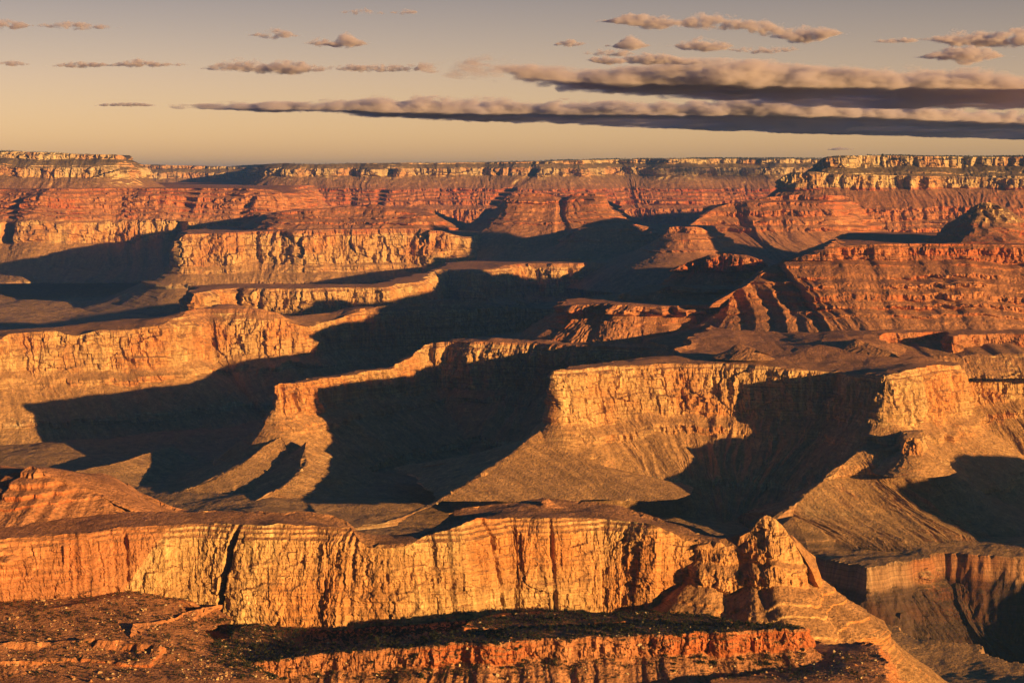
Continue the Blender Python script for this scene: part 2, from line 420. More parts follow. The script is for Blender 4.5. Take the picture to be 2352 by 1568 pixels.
# ---- ridge behind it, tapering to the left
landform('ridge', [B(1750, 7700, -600), B(1500, 7800, -600), B(1250, 7650, -625), B(1040, 7450, -645), B(950, 7150, -670), B(890, 6950, -705), B(760, 6680, -705), B(650, 6430, -705),
    Q(622, 890, 6334), Q(642, 882, 6340), Q(690, 878, 6420), Q(750, 868, 6560), Q(830, 858, 6700), Q(893, 847, 6850), Q(940, 822, 7000), Q(982, 789, 7250), Q(1044, 783, 7210), Q(1114, 785, 7160), Q(1213, 788, 7090),
    Q(1311, 792, 7010), Q(1400, 796, 6930), Q(1487, 801, 6850), B(1545, 6820, -620), B(1640, 6950, -610)],
    -615, chain([(0, 0), (25, 8)], REDWALL), 25, 'long orange ridge narrowing to a shadowed point at its left end', seed=2, cap_noise=7, dome=6)
S_A = chain([(0, 0), (44, 10), (50, 24), (95, 200), (105, 260), (160, 500)])
landform('ledge', [B(1700, 7740, -480.438), B(1400, 7740, -485.604), B(1312, 7490, -490.77), Q(1301, 706, 7250), Q(1306, 700, 7230), Q(1340, 700, 7210), Q(1409, 697, 7180), Q(1450, 700, 7140), Q(1482, 705, 7120), B(1530, 7140, -490.77), B(1640, 7140, -485.604)],
    -478, chain([(0, 0), (46, 10), (52, 22), (74, 58), (80, 62), (112, 118), (165, 200), (200, 215)]), 165, 'red ledge with dark vertical clefts stepping up the middle ridge', seed=3, flute=2.2, gully=2.2, jag=1.6, rough=1.3, keep=60)
landform('ledge', [B(1720, 7890, -453.973), B(1500, 7940, -459.251), B(1440, 7690, -469.809), Q(1421, 682, 7490), Q(1428, 677, 7460), Q(1494, 679, 7430), Q(1510, 666, 7440), Q(1545, 655, 7430), B(1600, 7390, -443.415), B(1700, 7390, -443.415)],
    -426, chain([(0, 0), (34, 8), (40, 26), (90, 140)]), 200, 'upper red ledge below the dark butte', seed=4, flute=2.2, gully=2.0, jag=1.6, rough=1.3, keep=50)
landform('butte', [B(1775, 8180, -400), B(1640, 8200, -395), B(1580, 8120, -395), Q(1566, 620, 8010), Q(1574, 606, 7980), Q(1590, 598, 7960), Q(1630, 586, 7950), Q(1666, 583, 7950), Q(1708, 585, 7950), Q(1764, 600, 7960), Q(1778, 622, 7990)],
    -326, chain([(0, 0), (6, 2), (14, 12), (82, 24), (88, 40), (112, 90), (120, 94), (134, 130), (200, 300)]), 300, 'rounded dark red butte with a cliffed crown', seed=5, flute=2.2, gully=2.0, dome=4, keep=90)
# ---- red terraces on the right
S_RR = chain([(0, 0), (7, 4), (12, 14), (46, 22), (50, 30)], steps(120, 4, .48, 245, seed=5), steps(95, 3, .62, 155, seed=9), [(0, 0), (10, 14), (38, 95), (60, 240), (76, 380), (140, 460)])
landform('red_terraces', [B(2800, 7150, -270), B(2800, 9900, -300), B(1950, 9900, -300), B(1880, 8200, -330), B(1822, 7600, -340), B(1796, 7400, -352), B(1765, 7280, -395), B(1700, 7260, -440), B(1645, 7180, -490), Q(1626, 708, 7030), Q(1638, 696, 7010), Q(1662, 683, 7010), Q(1694, 664, 7040), Q(1742, 640, 7090), Q(1772, 616, 7160), Q(1780, 610, 7200), Q(1800, 601, 7170), Q(1830, 592, 7160), Q(1873, 584, 7155), Q(1895, 574, 7150), Q(1933, 566, 7150), Q(2031, 559, 7150),
    Q(2120, 559, 7150), Q(2200, 560, 7150), Q(2290, 562, 7140), Q(2360, 563, 7140), Q(2450, 563, 7140)],
    -260, S_RR, 300, 'broad red terraced slope of many stacked ledges', seed=6, gully=.7, jag=.9, soft=.6, patchy=.6, keep=45)
landform('hill', [B(1995, 6330, -550), Q(1966, 778, 6250), Q(1990, 787, 6220), Q(2030, 803, 6160), Q(2070, 822, 6080), B(2085, 6120, -588), B(2040, 6230, -565)], -534, [(0, 0), (30, 55), (60, 130)], 20,
    'small sharp hill on the flat top of the mesa', seed=7, zj=1)
landform('hill', [B(1705, 6230, -560), Q(1688, 788, 6150), Q(1715, 797, 6110), Q(1750, 809, 6060), B(1770, 6120, -580)], -540, [(0, 0), (30, 60), (50, 120)], 20,
    'low hill casting a pointed shadow on the mesa top', seed=8, zj=1)
landform('butte', [B(2312, 9120, -165), B(2270, 9160, -140), B(2228, 9120, -165), Q(2222, 492, 9000), Q(2236, 476, 8960), Q(2250, 467, 8950), Q(2263, 464, 8950), Q(2288, 468, 8950), Q(2306, 482, 8960), Q(2318, 492, 9000)],
    -126, [(0, 0), (10, 8), (16, 16), (40, 34), (46, 50), (120, 165), (180, 300), (240, 440)], 490, 'rocky knob with a rounded pale crown above the red terraces', seed=9, flute=2.4, gully=3.5, dome=8, rough=1.5, soft=.6)

def spur(name, crest, prof=None, lev0=-200, w=8, **k):
    c = [q[:3] for q in crest]; out = [(x, y, z, 1) for x, y, z in c]
    n = len(c); back = []
    for i in range(n - 1, -1, -1):
        x, y, z = c[i]; j = min(i + 1, n - 1); h = max(i - 1, 0)
        dx, dy = c[j][0] - c[h][0], c[j][1] - c[h][1]; l = math.hypot(dx, dy); sx, sy = -dy / l * w, dx / l * w
        if sy < 0: sx, sy = -sx, -sy
        back.append((x + sx, y + sy, z - .5, 0 if 0 < i < n - 1 else 1))
    z0 = max(q[2] for q in c) + 2
    kk = dict(jag=.6, zj=4.0, shift=8, gully=2.2, cap_noise=.3, patchy=0); kk.update(k)
    return landform(name, out + back, z0, prof or [(0, 0), (16, 22), (60, 95), (110, 240), (180, 520)], lev0 + (z0 + 800), **kk)
spur('skirt', [Q(2108, 985, 5610), Q(2088, 1018, 5500), Q(2035, 1034, 5460), Q(1985, 1030, 5500), Q(1945, 1060, 5430), Q(1905, 1094, 5360), Q(1862, 1130, 5290), Q(1824, 1162, 5230), Q(1770, 1197, 5170)],
    [(0, 0), (22, 28), (80, 112), (84, 115), (112, 123), (118, 138), (190, 265), (240, 400), (262, 440), (330, 480)], label='fluted pale ledge on the skirt below the mesa headland', seed=41, gully=2.6, patchy=.05, keep=60, lev0=-288)
landform('buttress', [B(2122, 5520, -742), B(2076, 5520, -742), Q(2068, 1020, 5400), Q(2076, 1008, 5390), Q(2100, 1005, 5380), Q(2120, 1010, 5390), Q(2124, 1020, 5420)], -738, [(0, 0), (56, 8), (64, 24), (110, 110)], -150, 'square rock buttress under the mesa headland', seed=42, zj=2, patchy=0, soft=.3, jag=.6)
spur('spur', [Q(1285, 965, 5850), Q(1215, 1015, 5740), Q(1140, 1070, 5620), Q(1060, 1122, 5480), Q(980, 1165, 5370), Q(880, 1200, 5280), Q(780, 1222, 5230)], label='long debris ridge sweeping down from the left nose of the mesa', seed=44, lev0=-190)
spur('spur', [Q(655, 1000, 6270), Q(600, 1035, 6180), Q(540, 1075, 6080), Q(470, 1112, 5990), Q(380, 1140, 5920), Q(240, 1165, 5860)], label='debris ridge trailing left from the point of the tapering ridge', seed=46, lev0=-200)
spur('spur', [Q(705, 1010, 6220), Q(700, 1070, 6020), Q(655, 1120, 5840), Q(570, 1160, 5700)], label='gullied skirt below the point of the tapering ridge', seed=47, lev0=-200)
spur('spur', [Q(396, 1024, 6700), Q(372, 1034, 6600), Q(330, 1046, 6480), Q(285, 1058, 6380), Q(200, 1078, 6250), Q(100, 1095, 6150)], [(0, 0), (10, 24), (40, 120), (70, 260)], label='sharp lit crest rising from the shadowed canyon floor', seed=48, lev0=-200, gully=.6)
landform('gorge_rim', [B(2560, 5700, -1040), B(1800, 5900, -1040), B(1800, 5400, -1040), Q(1850, 1262, 5300), Q(1920, 1285, 5200), Q(1983, 1328, 4900), Q(2040, 1322, 4930), Q(2100, 1305, 5000), Q(2172, 1289, 5080), Q(2235, 1292, 5060), Q(2296, 1296, 5030), Q(2306, 1290, 5100), Q(2330, 1272, 5250), Q(2400, 1268, 5300)],
    -1020, [(0, 0), (5, 6), (26, 12), (30, 20), (56, 28), (64, 50), (150, 120), (240, 230), (400, 420)], -432, 'brown cliff edge of the dark inner gorge', seed=49, gully=3.2, patchy=0, jag=2.4, flute=1.2, shift=5, bay=8)
# unseen landforms added at right for their shade: far promontory, then lower right corner
_rg = [(9780, 60), (9850, 225), (9930, 275), (9970, 240), (10005, 120), (10035, 40)]
landform('butte', [(3300, (t - 2062) / .781, h, 1) for t, h in _rg] + [(3420, (t - 2062) / .781, h - 3, 0) for t, h in _rg[::-1]],
    277, [(0, 0), (60, 12), (120, 60), (200, 80), (330, 240), (480, 420), (620, 560)], 500, 'butte added beyond the right edge to cast shade', seed=63, jag=.3, soft=.3, zj=2)
landform('rise', [(2250, 5000, -700, 0), (2240, 4540, -700, 0), (2300, 4400, -700, 0), (2700, 4400, -700, 1), (2700, 5000, -700, 1)], -690, REDWALL, -60, 'cliffed rise added beyond the right edge for its shade', seed=62)
# ---- foreground wall
W_PROF = [(0, 0), (4, 1), (6, 6), (10, 7), (13, 12), (18, 13), (22, 18), (60, 23), (63, 26), (95, 30), (98, 33), (195, 44), (210, 62), (330, 250), (480, 580)]
landform('foreground_cliff', [B(1660, 3075, -590), B(1560, 3110, -570), B(1400, 3190, -555), B(1250, 3230, -550), B(1060, 3150, -555), B(960, 3065, -585), B(850, 3060, -597), B(790, 3080, -565), B(700, 3100, -550), B(540, 3080, -548), B(340, 3080, -548), B(-250, 3050, -548),
    Q(-150, 1248, 2860), Q(0, 1239, 2880), Q(150, 1226, 2920), Q(350, 1207, 2970), Q(470, 1203, 2990), Q(545, 1204, 2977.5), Q(640, 1205, 2960), Q(730, 1207, 2965), Q(795, 1214, 2940), Q(822, 1245, 2920), Q(860, 1258, 2920), Q(925, 1251, 2920), Q(960, 1235, 2940),
    Q(1060, 1206, 2955), Q(1110, 1190, 2985), Q(1150, 1188, 3027.5), Q(1270, 1188, 3017.5), Q(1380, 1191, 3050), Q(1510, 1205, 3010), Q(1545, 1225, 3005), Q(1570, 1240, 3005), Q(1620, 1246, 3005), Q(1680, 1256, 3005)],
    -530, chain([(0, 0), (18, 6)], W_PROF), 18, 'long sunlit foreground cliff split by a dark crack', seed=10, gully=.8, keep=270, flute=.55, crack=.35, zj=2.2,
    cracks=((541, 4.5, 60, 26), (1108, 4, 13, -10), (1262, 3, 9, -6), (272, 4, 9, 0), (1180, 2.5, 6, 5)), levx=lambda px: 150 * (1 - sstep(180, 420, px)))
N_PROF = [(0, 0), (26, 12), (80, 42), (86, 54), (92, 58), (115, 66), (121, 82), (134, 108), (138, 110), (148, 134), (151, 135), (170, 184), (174, 185), (190, 224), (194, 226), (218, 234), (226, 250), (300, 380), (420, 640)]
landform('pinnacle', [B(1880, 3090, -640), B(1800, 3050, -570), B(1765, 3050, -542), B(1700, 3050, -590), B(1600, 3060, -580), Q(1590, 1262, 2990), Q(1660, 1252, 2995), Q(1700, 1252, 2995), Q(1716, 1235, 2995), Q(1740, 1200, 3000), Q(1752, 1186, 3000), Q(1768, 1184, 3000), Q(1786, 1193, 3000), Q(1818, 1235, 2995), Q(1842, 1268, 2990), Q(1866, 1312, 2985), Q(1876, 1345, 2990), Q(1885, 1352, 3010)],
    -534, N_PROF, 0, 'pointed rock pinnacle with layered skirts at the end of the foreground cliff', seed=11, patchy=.5)
landform('hill', [B(420, 3330, -590), B(150, 3330, -520), B(-250, 3330, -500), Q(-200, 1102, 3150), Q(0, 1098, 3150), Q(58, 1079, 3140), Q(72, 1070, 3135), Q(88, 1068, 3135), Q(116, 1085, 3130), Q(150, 1110, 3120), Q(195, 1131, 3115), Q(245, 1146, 3110), Q(290, 1166, 3110), Q(345, 1188, 3120), Q(430, 1203, 3200)],
    -475, [(0, 0), (9, 2), (14, 16), (22, 19), (27, 48), (36, 51), (41, 82), (48, 84), (54, 112), (58, 114), (84, 200), (110, 330)], 140, 'layered red hill with a knobbly top above the foreground cliff', seed=12, cap_noise=1, keep=20, gully=.8, rough=1.3, jag=1.6, shift=7)
landform('hill', [B(1265, 3170, -541), B(1245, 3170, -541), Q(1236, 1158, 3150), Q(1250, 1154, 3150), Q(1264, 1158, 3150)], -538, [(0, 0), (9, 16), (20, 55), (30, 110)], 40, 'small red cone hill behind the rim of the foreground cliff', seed=13, zj=.5, jag=.3)

# ---- near shelf, slopes and ledges
landform('near_shelf', [Q(1834, 1440, 2730), Q(1736, 1435, 2830), Q(1623, 1422, 2900), Q(1525, 1412, 2940), Q(1300, 1406, 2955), Q(991, 1408, 2960), Q(903, 1421, 2950), Q(763, 1441, 2930), B(640, 2940, -700), B(540, 2880, -692), B(480, 2780, -696), Q(490, 1545, 2680), Q(560, 1526, 2690), Q(620, 1516, 2690), Q(740, 1503, 2685), Q(880, 1490, 2680), Q(1060, 1478, 2670), Q(1230, 1469, 2665), Q(1400, 1461, 2665), Q(1530, 1456, 2665), Q(1700, 1449, 2670), Q(1862, 1441, 2680)],
    -640, [(0, 0), (3, 3), (27, 9), (30, 14), (70, 120), (110, 240), (260, 500)], 60, 'near red shelf ending in a low cliff', seed=14, cap_noise=2, crack=1.6, gully=1.0, flute=.9, cap_step=6, keep=400, follow=True)
landform('low_ledge', [B(1640, 2850, -664), B(1300, 2860, -663), B(1120, 2850, -666), Q(1060, 1443, 2760), Q(1114, 1439, 2770), Q(1283, 1432, 2770), Q(1430, 1431, 2765), Q(1589, 1432, 2755), Q(1690, 1438, 2735)],
    -650, [(0, 0), (6, 2), (8, 5), (13, 30)], 90, 'thin pale ledge crossing the dark shelf', seed=15, cap_noise=.5, cap_step=8, follow=True)
landform('near_corner', [B(1860, 2780, -690), Q(1900, 1478, 2760), Q(1945, 1480, 2740), Q(1990, 1478, 2720), Q(2024, 1486, 2700), Q(2030, 1520, 2620), Q(2032, 1560, 2540), B(2033, 2440, -690), B(1700, 2440, -690), B(1650, 2560, -690), B(1800, 2640, -690)],
    -665, [(0, 0), (4, 2), (20, 9), (24, 16), (45, 26), (50, 40), (70, 50), (120, 150), (300, 400)], 40, 'rubbly corner cliff at the end of the near shelf', seed=16, flute=1.5, cap_noise=2, cap_step=6, follow=True)
landform('near_slope', [B(600, 2960, -700), B(500, 3030, -692), B(300, 3010, -640), B(-200, 2930, -640), B(-300, 2800, -650), Q(-150, 1430, 2750), Q(60, 1405, 2800), Q(299, 1366, 2890), Q(420, 1377, 2915), Q(527, 1436, 2935)],
    -622, [(0, 0), (16, 70), (62, 400), (72, 600), (100, 900), (150, 1200)], 150, 'red slope scattered with bushes and stones below the cliff', seed=17, zj=1, jag=.5, gully=.45, shift=3)

landform('low_ledge', [B(500, 2940, -668), B(400, 2830, -660), B(290, 2750, -655), Q(296, 1466, 2712), Q(340, 1451, 2745), Q(380, 1434, 2782), Q(425, 1419, 2845), Q(467, 1404, 2905)],
    -650, [(0, 0), (5, 1.5), (7, 5), (14, 40)], 150, 'thin pale ledge slanting up the red slope', seed=71, cap_noise=.4, cap_step=8, follow=True, soft=.5)
landform('low_ledge', [B(380, 2660, -664), B(150, 2680, -663), B(-80, 2640, -660), Q(-80, 1528, 2575), Q(40, 1518, 2605), Q(150, 1511, 2633), Q(240, 1517, 2628), Q(345, 1528, 2612)],
    -650, [(0, 0), (4, 1.5), (6, 5), (14, 40)], 150, 'low broken ledge near the foot of the red slope', seed=72, cap_noise=.4, cap_step=8, follow=True, soft=.5)

# ---- ridges across the middle distance
landform('left_ridge', [B(1300, 9000, -600), B(900, 8700, -610), B(660, 8250, -610), B(500, 8250, -560), B(380, 7900, -600), B(-250, 7500, -640), Q(-150, 800, 7250), Q(0, 790, 7300), Q(21, 769, 7350), Q(123, 760, 7450), Q(176, 772, 7480), Q(225, 758, 7500), Q(281, 760, 7540), Q(369, 746, 7600), Q(387, 729, 7700), Q(432, 714, 7850), Q(471, 709, 7950), Q(580, 707, 8000), Q(643, 718, 8000), Q(661, 737, 8010), Q(703, 749, 8050), Q(763, 737, 8200), Q(860, 706, 8400), Q(1036, 688, 8500), Q(1100, 700, 8600), Q(1250, 710, 8800)],
    -560, chain([(0, 0), (20, 25), (24, 27), (40, 50)], REDWALL), 20, 'long tan ridge on the left with a hump and fluted cliff', seed=18, bay=10)
landform('middle_cliff', [B(1750, 12000, -560), B(1750, 13800, -560), B(1230, 13300, -560), B(1040, 12200, -560), B(960, 10700, -560), B(860, 9750, -560), B(560, 9800, -560), B(440, 9750, -565), P(445, 676, -565), P(481, 667, -560), P(540, 660, -560), P(610, 663, -560), P(700, 663, -560), P(827, 660, -560), P(878, 660, -560), P(973, 644, -560), P(1005, 618, -560), P(1050, 619, -560), P(1075, 622, -560), P(1096, 619, -555), P(1220, 606, -540), P(1400, 604, -538), P(1560, 605, -538)],
    -560, REDWALL, 0, 'sunlit cliff band crossing the middle distance', seed=19)
landform('promontory', [B(1150, 13300, -390), B(1100, 15000, -380), B(500, 14300, -385), B(430, 13300, -392), Q(414, 546, 12420), Q(426, 539, 12460), Q(471, 537, 12520), Q(560, 533, 12580), Q(633, 531, 12600), Q(738, 527, 12620), Q(868, 525, 12670), Q(945, 524, 12720), Q(1010, 530, 12720), Q(1060, 545, 12770)],
    -360, chain([(0, 0), (36, 10)], [(0, 0), (8, 8), (95, 40), (190, 60), (205, 85), (240, 110), (260, 160), (300, 230), (306, 232), (330, 240), (450, 520), (520, 900)]), 36, 'distant orange promontory with a tall cliff and tan skirts', seed=20)
S_P = steps(175, 5, .45, 330, seed=3)
landform('red_hill', [B(1000, 14200, -280), B(700, 14300, -260), B(610, 13900, -280), Q(604, 505, 13380), Q(618, 496, 13330), Q(634, 487, 13280), Q(700, 481, 13280), Q(766, 478, 13280), Q(838, 474, 13280), Q(850, 463, 13280), Q(862, 472, 13280), Q(900, 480, 13280), Q(949, 490, 13230), Q(991, 496, 13180)],
    -225, S_P, 240, 'low red hill with stepped ledges on the distant promontory', seed=21, keep=15, patchy=.9)
landform('red_butte', [B(1400, 14000, -200), B(1180, 14000, -160), Q(1158, 468, 13400), Q(1166, 455, 13320), Q(1172, 450, 13300), Q(1219, 444, 13300), Q(1262, 446, 13320), Q(1282, 454, 13350), Q(1296, 457, 13360), Q(1310, 447, 13330), Q(1330, 444, 13300), Q(1385, 448, 13300), Q(1392, 466, 13320), Q(1406, 478, 13350)],
    -135, chain(steps(230, 6, .5, 330, seed=12), [(0, 0), (100, 200), (250, 500)]), 290, 'flat red butte with a notched top in the far middle', seed=22, keep=15, patchy=.9)
landform('red_hill', [B(1530, 13000, -340), B(1330, 13000, -360), Q(1305, 548, 12350), Q(1318, 535, 12300), Q(1340, 524, 12300), Q(1400, 520, 12300), Q(1462, 515, 12300), Q(1488, 521, 12320), Q(1525, 531, 12350)],
    -320, chain(steps(140, 4, .5, 170, seed=14), [(0, 0), (60, 150), (80, 260), (130, 300), (300, 600)]), 150, 'low stepped red hill below the red butte', seed=23, keep=15, patchy=.9)
landform('red_butte', [B(1640, 12000, -320), B(1550, 12000, -320), Q(1526, 545, 11500), Q(1533, 526, 11480), Q(1548, 520, 11470), Q(1600, 521, 11470), Q(1613, 527, 11500), Q(1640, 540, 11500)],
    -312, chain(steps(170, 4, .5, 230, seed=15), [(0, 0), (60, 200), (200, 500)]), 180, 'small square red butte beside the shadowed side canyon', seed=24, keep=15, patchy=.9)

# ---- the far rim
RIM = chain([(0, 0), (75, 14), (80, 26), (112, 100), (118, 102), (124, 112), (140, 150), (238, 166), (246, 185), (345, 350)], steps(190, 4, .6, 170, seed=21), [(0, 0), (60, 150), (300, 700)])
landform('canyon_rim', [B(3000, 13000, 125), B(3600, 24000, 60), B(3200, 22000, 60), B(2150, 14600, 100), B(1910, 13700, 115), Q(1872, 392, 13200), Q(1884, 376, 13100), Q(1895, 361, 13000), Q(1925, 357, 13000), Q(2050, 358, 13050), Q(2160, 360, 13100), Q(2280, 361, 13050), Q(2360, 360, 13000), Q(2460, 360, 13000)],
    125, RIM, 680, 'right-hand rim with a pale cliff over red slopes', seed=25, bay=12, jag=.9, patchy=.6, keep=260)
landform('bench', [B(2600, 13600, 0), B(1900, 13600, 0), B(1830, 13200, -10), Q(1783, 420, 12950), Q(1797, 405, 12880), Q(1817, 398, 12850), Q(1868, 394, 12800), Q(1920, 400, 12760), Q(2000, 402, 12740), Q(2100, 404, 12740), Q(2220, 405, 12740), Q(2290, 408, 12740), Q(2360, 412, 12760), Q(2460, 412, 12760)],
    20, chain([(0, 0), (20, 8)], [(0, 0), (98, 18), (106, 36), (120, 60), (215, 210)], steps(190, 4, .6, 170, seed=22), [(0, 0), (60, 150), (200, 500)]), 500, 'pale bench cliff running under the right-hand rim', seed=51, jag=1.0, keep=140, gully=1.5)
landform('red_ridge', [B(2100, 13500, -180), B(1850, 13500, -180), B(1720, 13200, -190), B(1650, 12800, -240), Q(1594, 522, 12000), Q(1604, 508, 12100), Q(1622, 494, 12200), Q(1645, 477, 12300), Q(1685, 466, 12350), Q(1722, 461, 12350), Q(1770, 452, 12350), Q(1830, 448, 12350), Q(1900, 448, 12350)],
    -130, chain(steps(260, 5, .6, 260, seed=33), [(0, 0), (60, 150), (200, 500)]), 320, 'red stepped ridge descending left from the right-hand rim', seed=52, keep=60, jag=1.3)
landform('canyon_rim', [B(-600, 22000, 180), B(-600, 15500, 180), Q(-120, 345, 15500), Q(0, 347, 15500), Q(90, 350, 15500), Q(180, 354, 15550), Q(270, 355, 15550), Q(283, 362, 15600), Q(292, 376, 15700), B(300, 16500, 160), B(250, 22000, 180)],
    185, chain([(0, 0), (62, 12), (68, 24), (112, 110), (118, 112), (122, 120), (130, 132), (212, 148), (220, 165), (310, 320), (500, 800)]), 680, 'left-hand rim with two pale cliff bands', seed=26, bay=10, jag=1.0, patchy=.6)
landform('red_cliffs', [B(-700, 14500, -106), B(-700, 21000, -90), B(700, 21000, -90), B(690, 15500, -100), Q(660, 446, 14600), Q(640, 437, 14500), Q(560, 433, 14500), Q(430, 433, 14450), Q(300, 433, 14400), Q(150, 434, 14400), Q(0, 436, 14350), Q(-150, 436, 14350)],
    -106, chain(steps(235, 6, .62, 210, seed=31), [(0, 0), (10, 30), (165, 60), (180, 90), (340, 420), (420, 800)]), 235, 'distant red layered cliffs under the left-hand rim', seed=27, bay=22, cracks=((450, 45, 200, 50), (588, 26, 130, 60), (70, 40, 150, 0)), jag=1.2, shift=24, patchy=.6, keep=20)
FAR = chain([(0, 0), (50, 12), (56, 30), (90, 90), (96, 94), (160, 108), (170, 125), (290, 330)], steps(170, 4, .6, 150, seed=41), [(0, 0), (20, 60), (170, 90), (350, 600)])
landform('far_rim', [B(2300, 57000, 150), B(500, 57000, 150), B(600, 22000, 110), Q(615, 400, 19200), Q(632, 380, 18800), Q(650, 375, 18500), Q(690, 377, 18450), Q(740, 378, 18450), Q(810, 375, 18450), Q(1000, 374, 18500), Q(1180, 373, 18500), Q(1240, 371, 18400), Q(1300, 369, 18800), Q(1480, 366, 18900), Q(1700, 364, 19000), Q(1890, 365, 19000), Q(2050, 365, 19000)],
    150, FAR, 640, 'far pale rim running along the horizon', seed=28, bay=26, cracks=((1240, 60, 420, 200), (905, 40, 200, 60)), jag=1.2, patchy=.6, keep=260)
landform('far_rim', [B(700, 57000, 110), B(-900, 57000, 110), B(-900, 23000, 110), Q(200, 378, 22500), Q(310, 378, 22500), Q(420, 380, 22500), Q(560, 384, 22600), Q(640, 386, 22600), B(760, 23000, 80)],
    110, FAR, 640, 'most distant hazy stretch of rim', seed=29, jag=.8, patchy=.6, keep=260)

# ---- ground: the canyon floor, one sheet
def floor_z(x, y):
    d = np.hypot(x, y)
    z = np.interp(d, [0, 2500, 5200, 8000, 11000, 14000, 22000, 70000], [-1000, -1000, -1010, -990, -900, -850, -700, -400])
    z = z + 22 * fbm(x / 520., y / 520., 3, .42) + 2.5 * fbm(x / 60., y / 60., 3)
    return z
th = np.concatenate([np.linspace(-70, -19, 60), np.linspace(-18.5, 18.5, 1300), np.linspace(19, 70, 60)]) * math.pi / 180
rr = np.concatenate([np.exp(np.linspace(math.log(1500), math.log(16000), 1100)), np.exp(np.linspace(math.log(16100), math.log(58000), 120))])
TH, RR = np.meshgrid(th, rr)
GXp, GYp = np.sin(TH) * RR, np.cos(TH) * RR
GZ = floor_z(GXp, GYp)
# the inner gorge
gorge = np.array([P(1800, 1262, -1030)[:2], P(1990, 1330, -1035)[:2], P(2172, 1290, -1035)[:2], P(2300, 1296, -1035)[:2], P(2450, 1300, -1035)[:2], (2600, 5300), (3000, 3800), P(2360, 1545, -1040)[:2], P(2263, 1512, -1040)[:2], P(2186, 1502, -1040)[:2], P(2116, 1493, -1040)[:2], P(2045, 1473, -1040)[:2], P(1900, 1420, -1040)[:2], P(1780, 1330, -1040)[:2], P(1700, 1270, -1040)[:2]])
def poly_sdf(x, y, poly):
    d = np.full(x.shape, 1e9); ins = np.zeros(x.shape, bool)
    for a, b in zip(poly, np.roll(poly, -1, 0)):
        e = b - a; wx, wy = x - a[0], y - a[1]
        t = np.clip((wx * e[0] + wy * e[1]) / (e @ e), 0, 1)
        d = np.minimum(d, np.hypot(wx - e[0] * t, wy - e[1] * t))
        c = (a[1] > y) != (b[1] > y)
        ins ^= c & (x < (b[0] - a[0]) * (y - a[1]) / (b[1] - a[1] + 1e-9) + a[0])
    return np.where(ins, d, -d)
sel = (RR < 6500) & (RR > 3300) & (TH > 0)
gx_, gy_ = GXp[sel], GYp[sel]
gd = poly_sdf(gx_, gy_, gorge) + 30 * fbm(gx_ / 170., gy_ / 170., 4, .6)
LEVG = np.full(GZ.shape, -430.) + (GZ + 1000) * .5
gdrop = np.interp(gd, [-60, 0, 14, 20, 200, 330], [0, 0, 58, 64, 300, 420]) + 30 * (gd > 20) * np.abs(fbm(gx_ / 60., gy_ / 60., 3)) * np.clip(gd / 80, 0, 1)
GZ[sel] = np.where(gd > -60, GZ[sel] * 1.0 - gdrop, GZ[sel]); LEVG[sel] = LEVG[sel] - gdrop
idx = np.arange(GZ.size).reshape(GZ.shape)
gq = np.stack([idx[:-1, :-1], idx[:-1, 1:], idx[1:, 1:], idx[1:, :-1]], -1).reshape(-1, 4)
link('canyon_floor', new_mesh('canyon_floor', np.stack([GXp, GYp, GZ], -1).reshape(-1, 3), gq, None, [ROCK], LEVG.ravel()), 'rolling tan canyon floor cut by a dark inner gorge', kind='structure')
print('TERRAIN VERTS', NV[0] + GZ.size)

# ------------------------------------------------------------------ haze
def box(name, lo, hi):
    x0, y0, z0 = lo; x1, y1, z1 = hi
    v = [(x0, y0, z0), (x1, y0, z0), (x1, y1, z0), (x0, y1, z0), (x0, y0, z1), (x1, y0, z1), (x1, y1, z1), (x0, y1, z1)]
    me = bpy.data.meshes.new(name); me.from_pydata(v, [], [(3, 2, 1, 0), (4, 5, 6, 7), (0, 1, 5, 4), (1, 2, 6, 5), (2, 3, 7, 6), (3, 0, 4, 7)]); return me
def volume_material(name, color, density, aniso):
    m = bpy.data.materials.new(name); m.use_nodes = True; nt = m.node_tree; nt.nodes.clear()
    out = nt.nodes.new('ShaderNodeOutputMaterial'); pv = nt.nodes.new('ShaderNodeVolumePrincipled')
    pv.inputs['Color'].default_value = (*color, 1); pv.inputs['Density'].default_value = density; pv.inputs['Anisotropy'].default_value = aniso
    nt.links.new(pv.outputs[0], out.inputs['Volume']); return m
hz = box('haze', (-60500, -3000, -1700), (60500, 60500, 290))
hz.materials.append(volume_material('haze_air', (.24, .56, 1.0), 1.9e-5, .6))
link('haze', hz, kind='stuff')

# ------------------------------------------------------------------ clouds
def sphere_pts(nu=12, nv=8):
    v = [(0, 0, 1)]; f = []
    for j in range(1, nv):
        for i in range(nu):
            a, b = 2 * math.pi * i / nu, math.pi * j / nv
            v.append((math.sin(b) * math.cos(a), math.sin(b) * math.sin(a), math.cos(b)))
    v.append((0, 0, -1)); n = len(v) - 1
    for i in range(nu):
        k = (i + 1) % nu
        f.append((0, 1 + i, 1 + k, 1 + k)); f.append((n, 1 + (nv - 2) * nu + k, 1 + (nv - 2) * nu + i, 1 + (nv - 2) * nu + i))
    for j in range(nv - 2):
        for i in range(nu):
            k = (i + 1) % nu; a = 1 + j * nu
            f.append((a + i, a + nu + i, a + nu + k, a + k))
    return np.array(v), f
SPH, SPF = sphere_pts()
SPT = [(a, b, c) for a, b, c, d in SPF if c == d] + [(a, b, c) for a, b, c, d in SPF if c != d] + [(a, c, d) for a, b, c, d in SPF if c != d]
SPT = np.array(SPT)
ALT = 1500.0
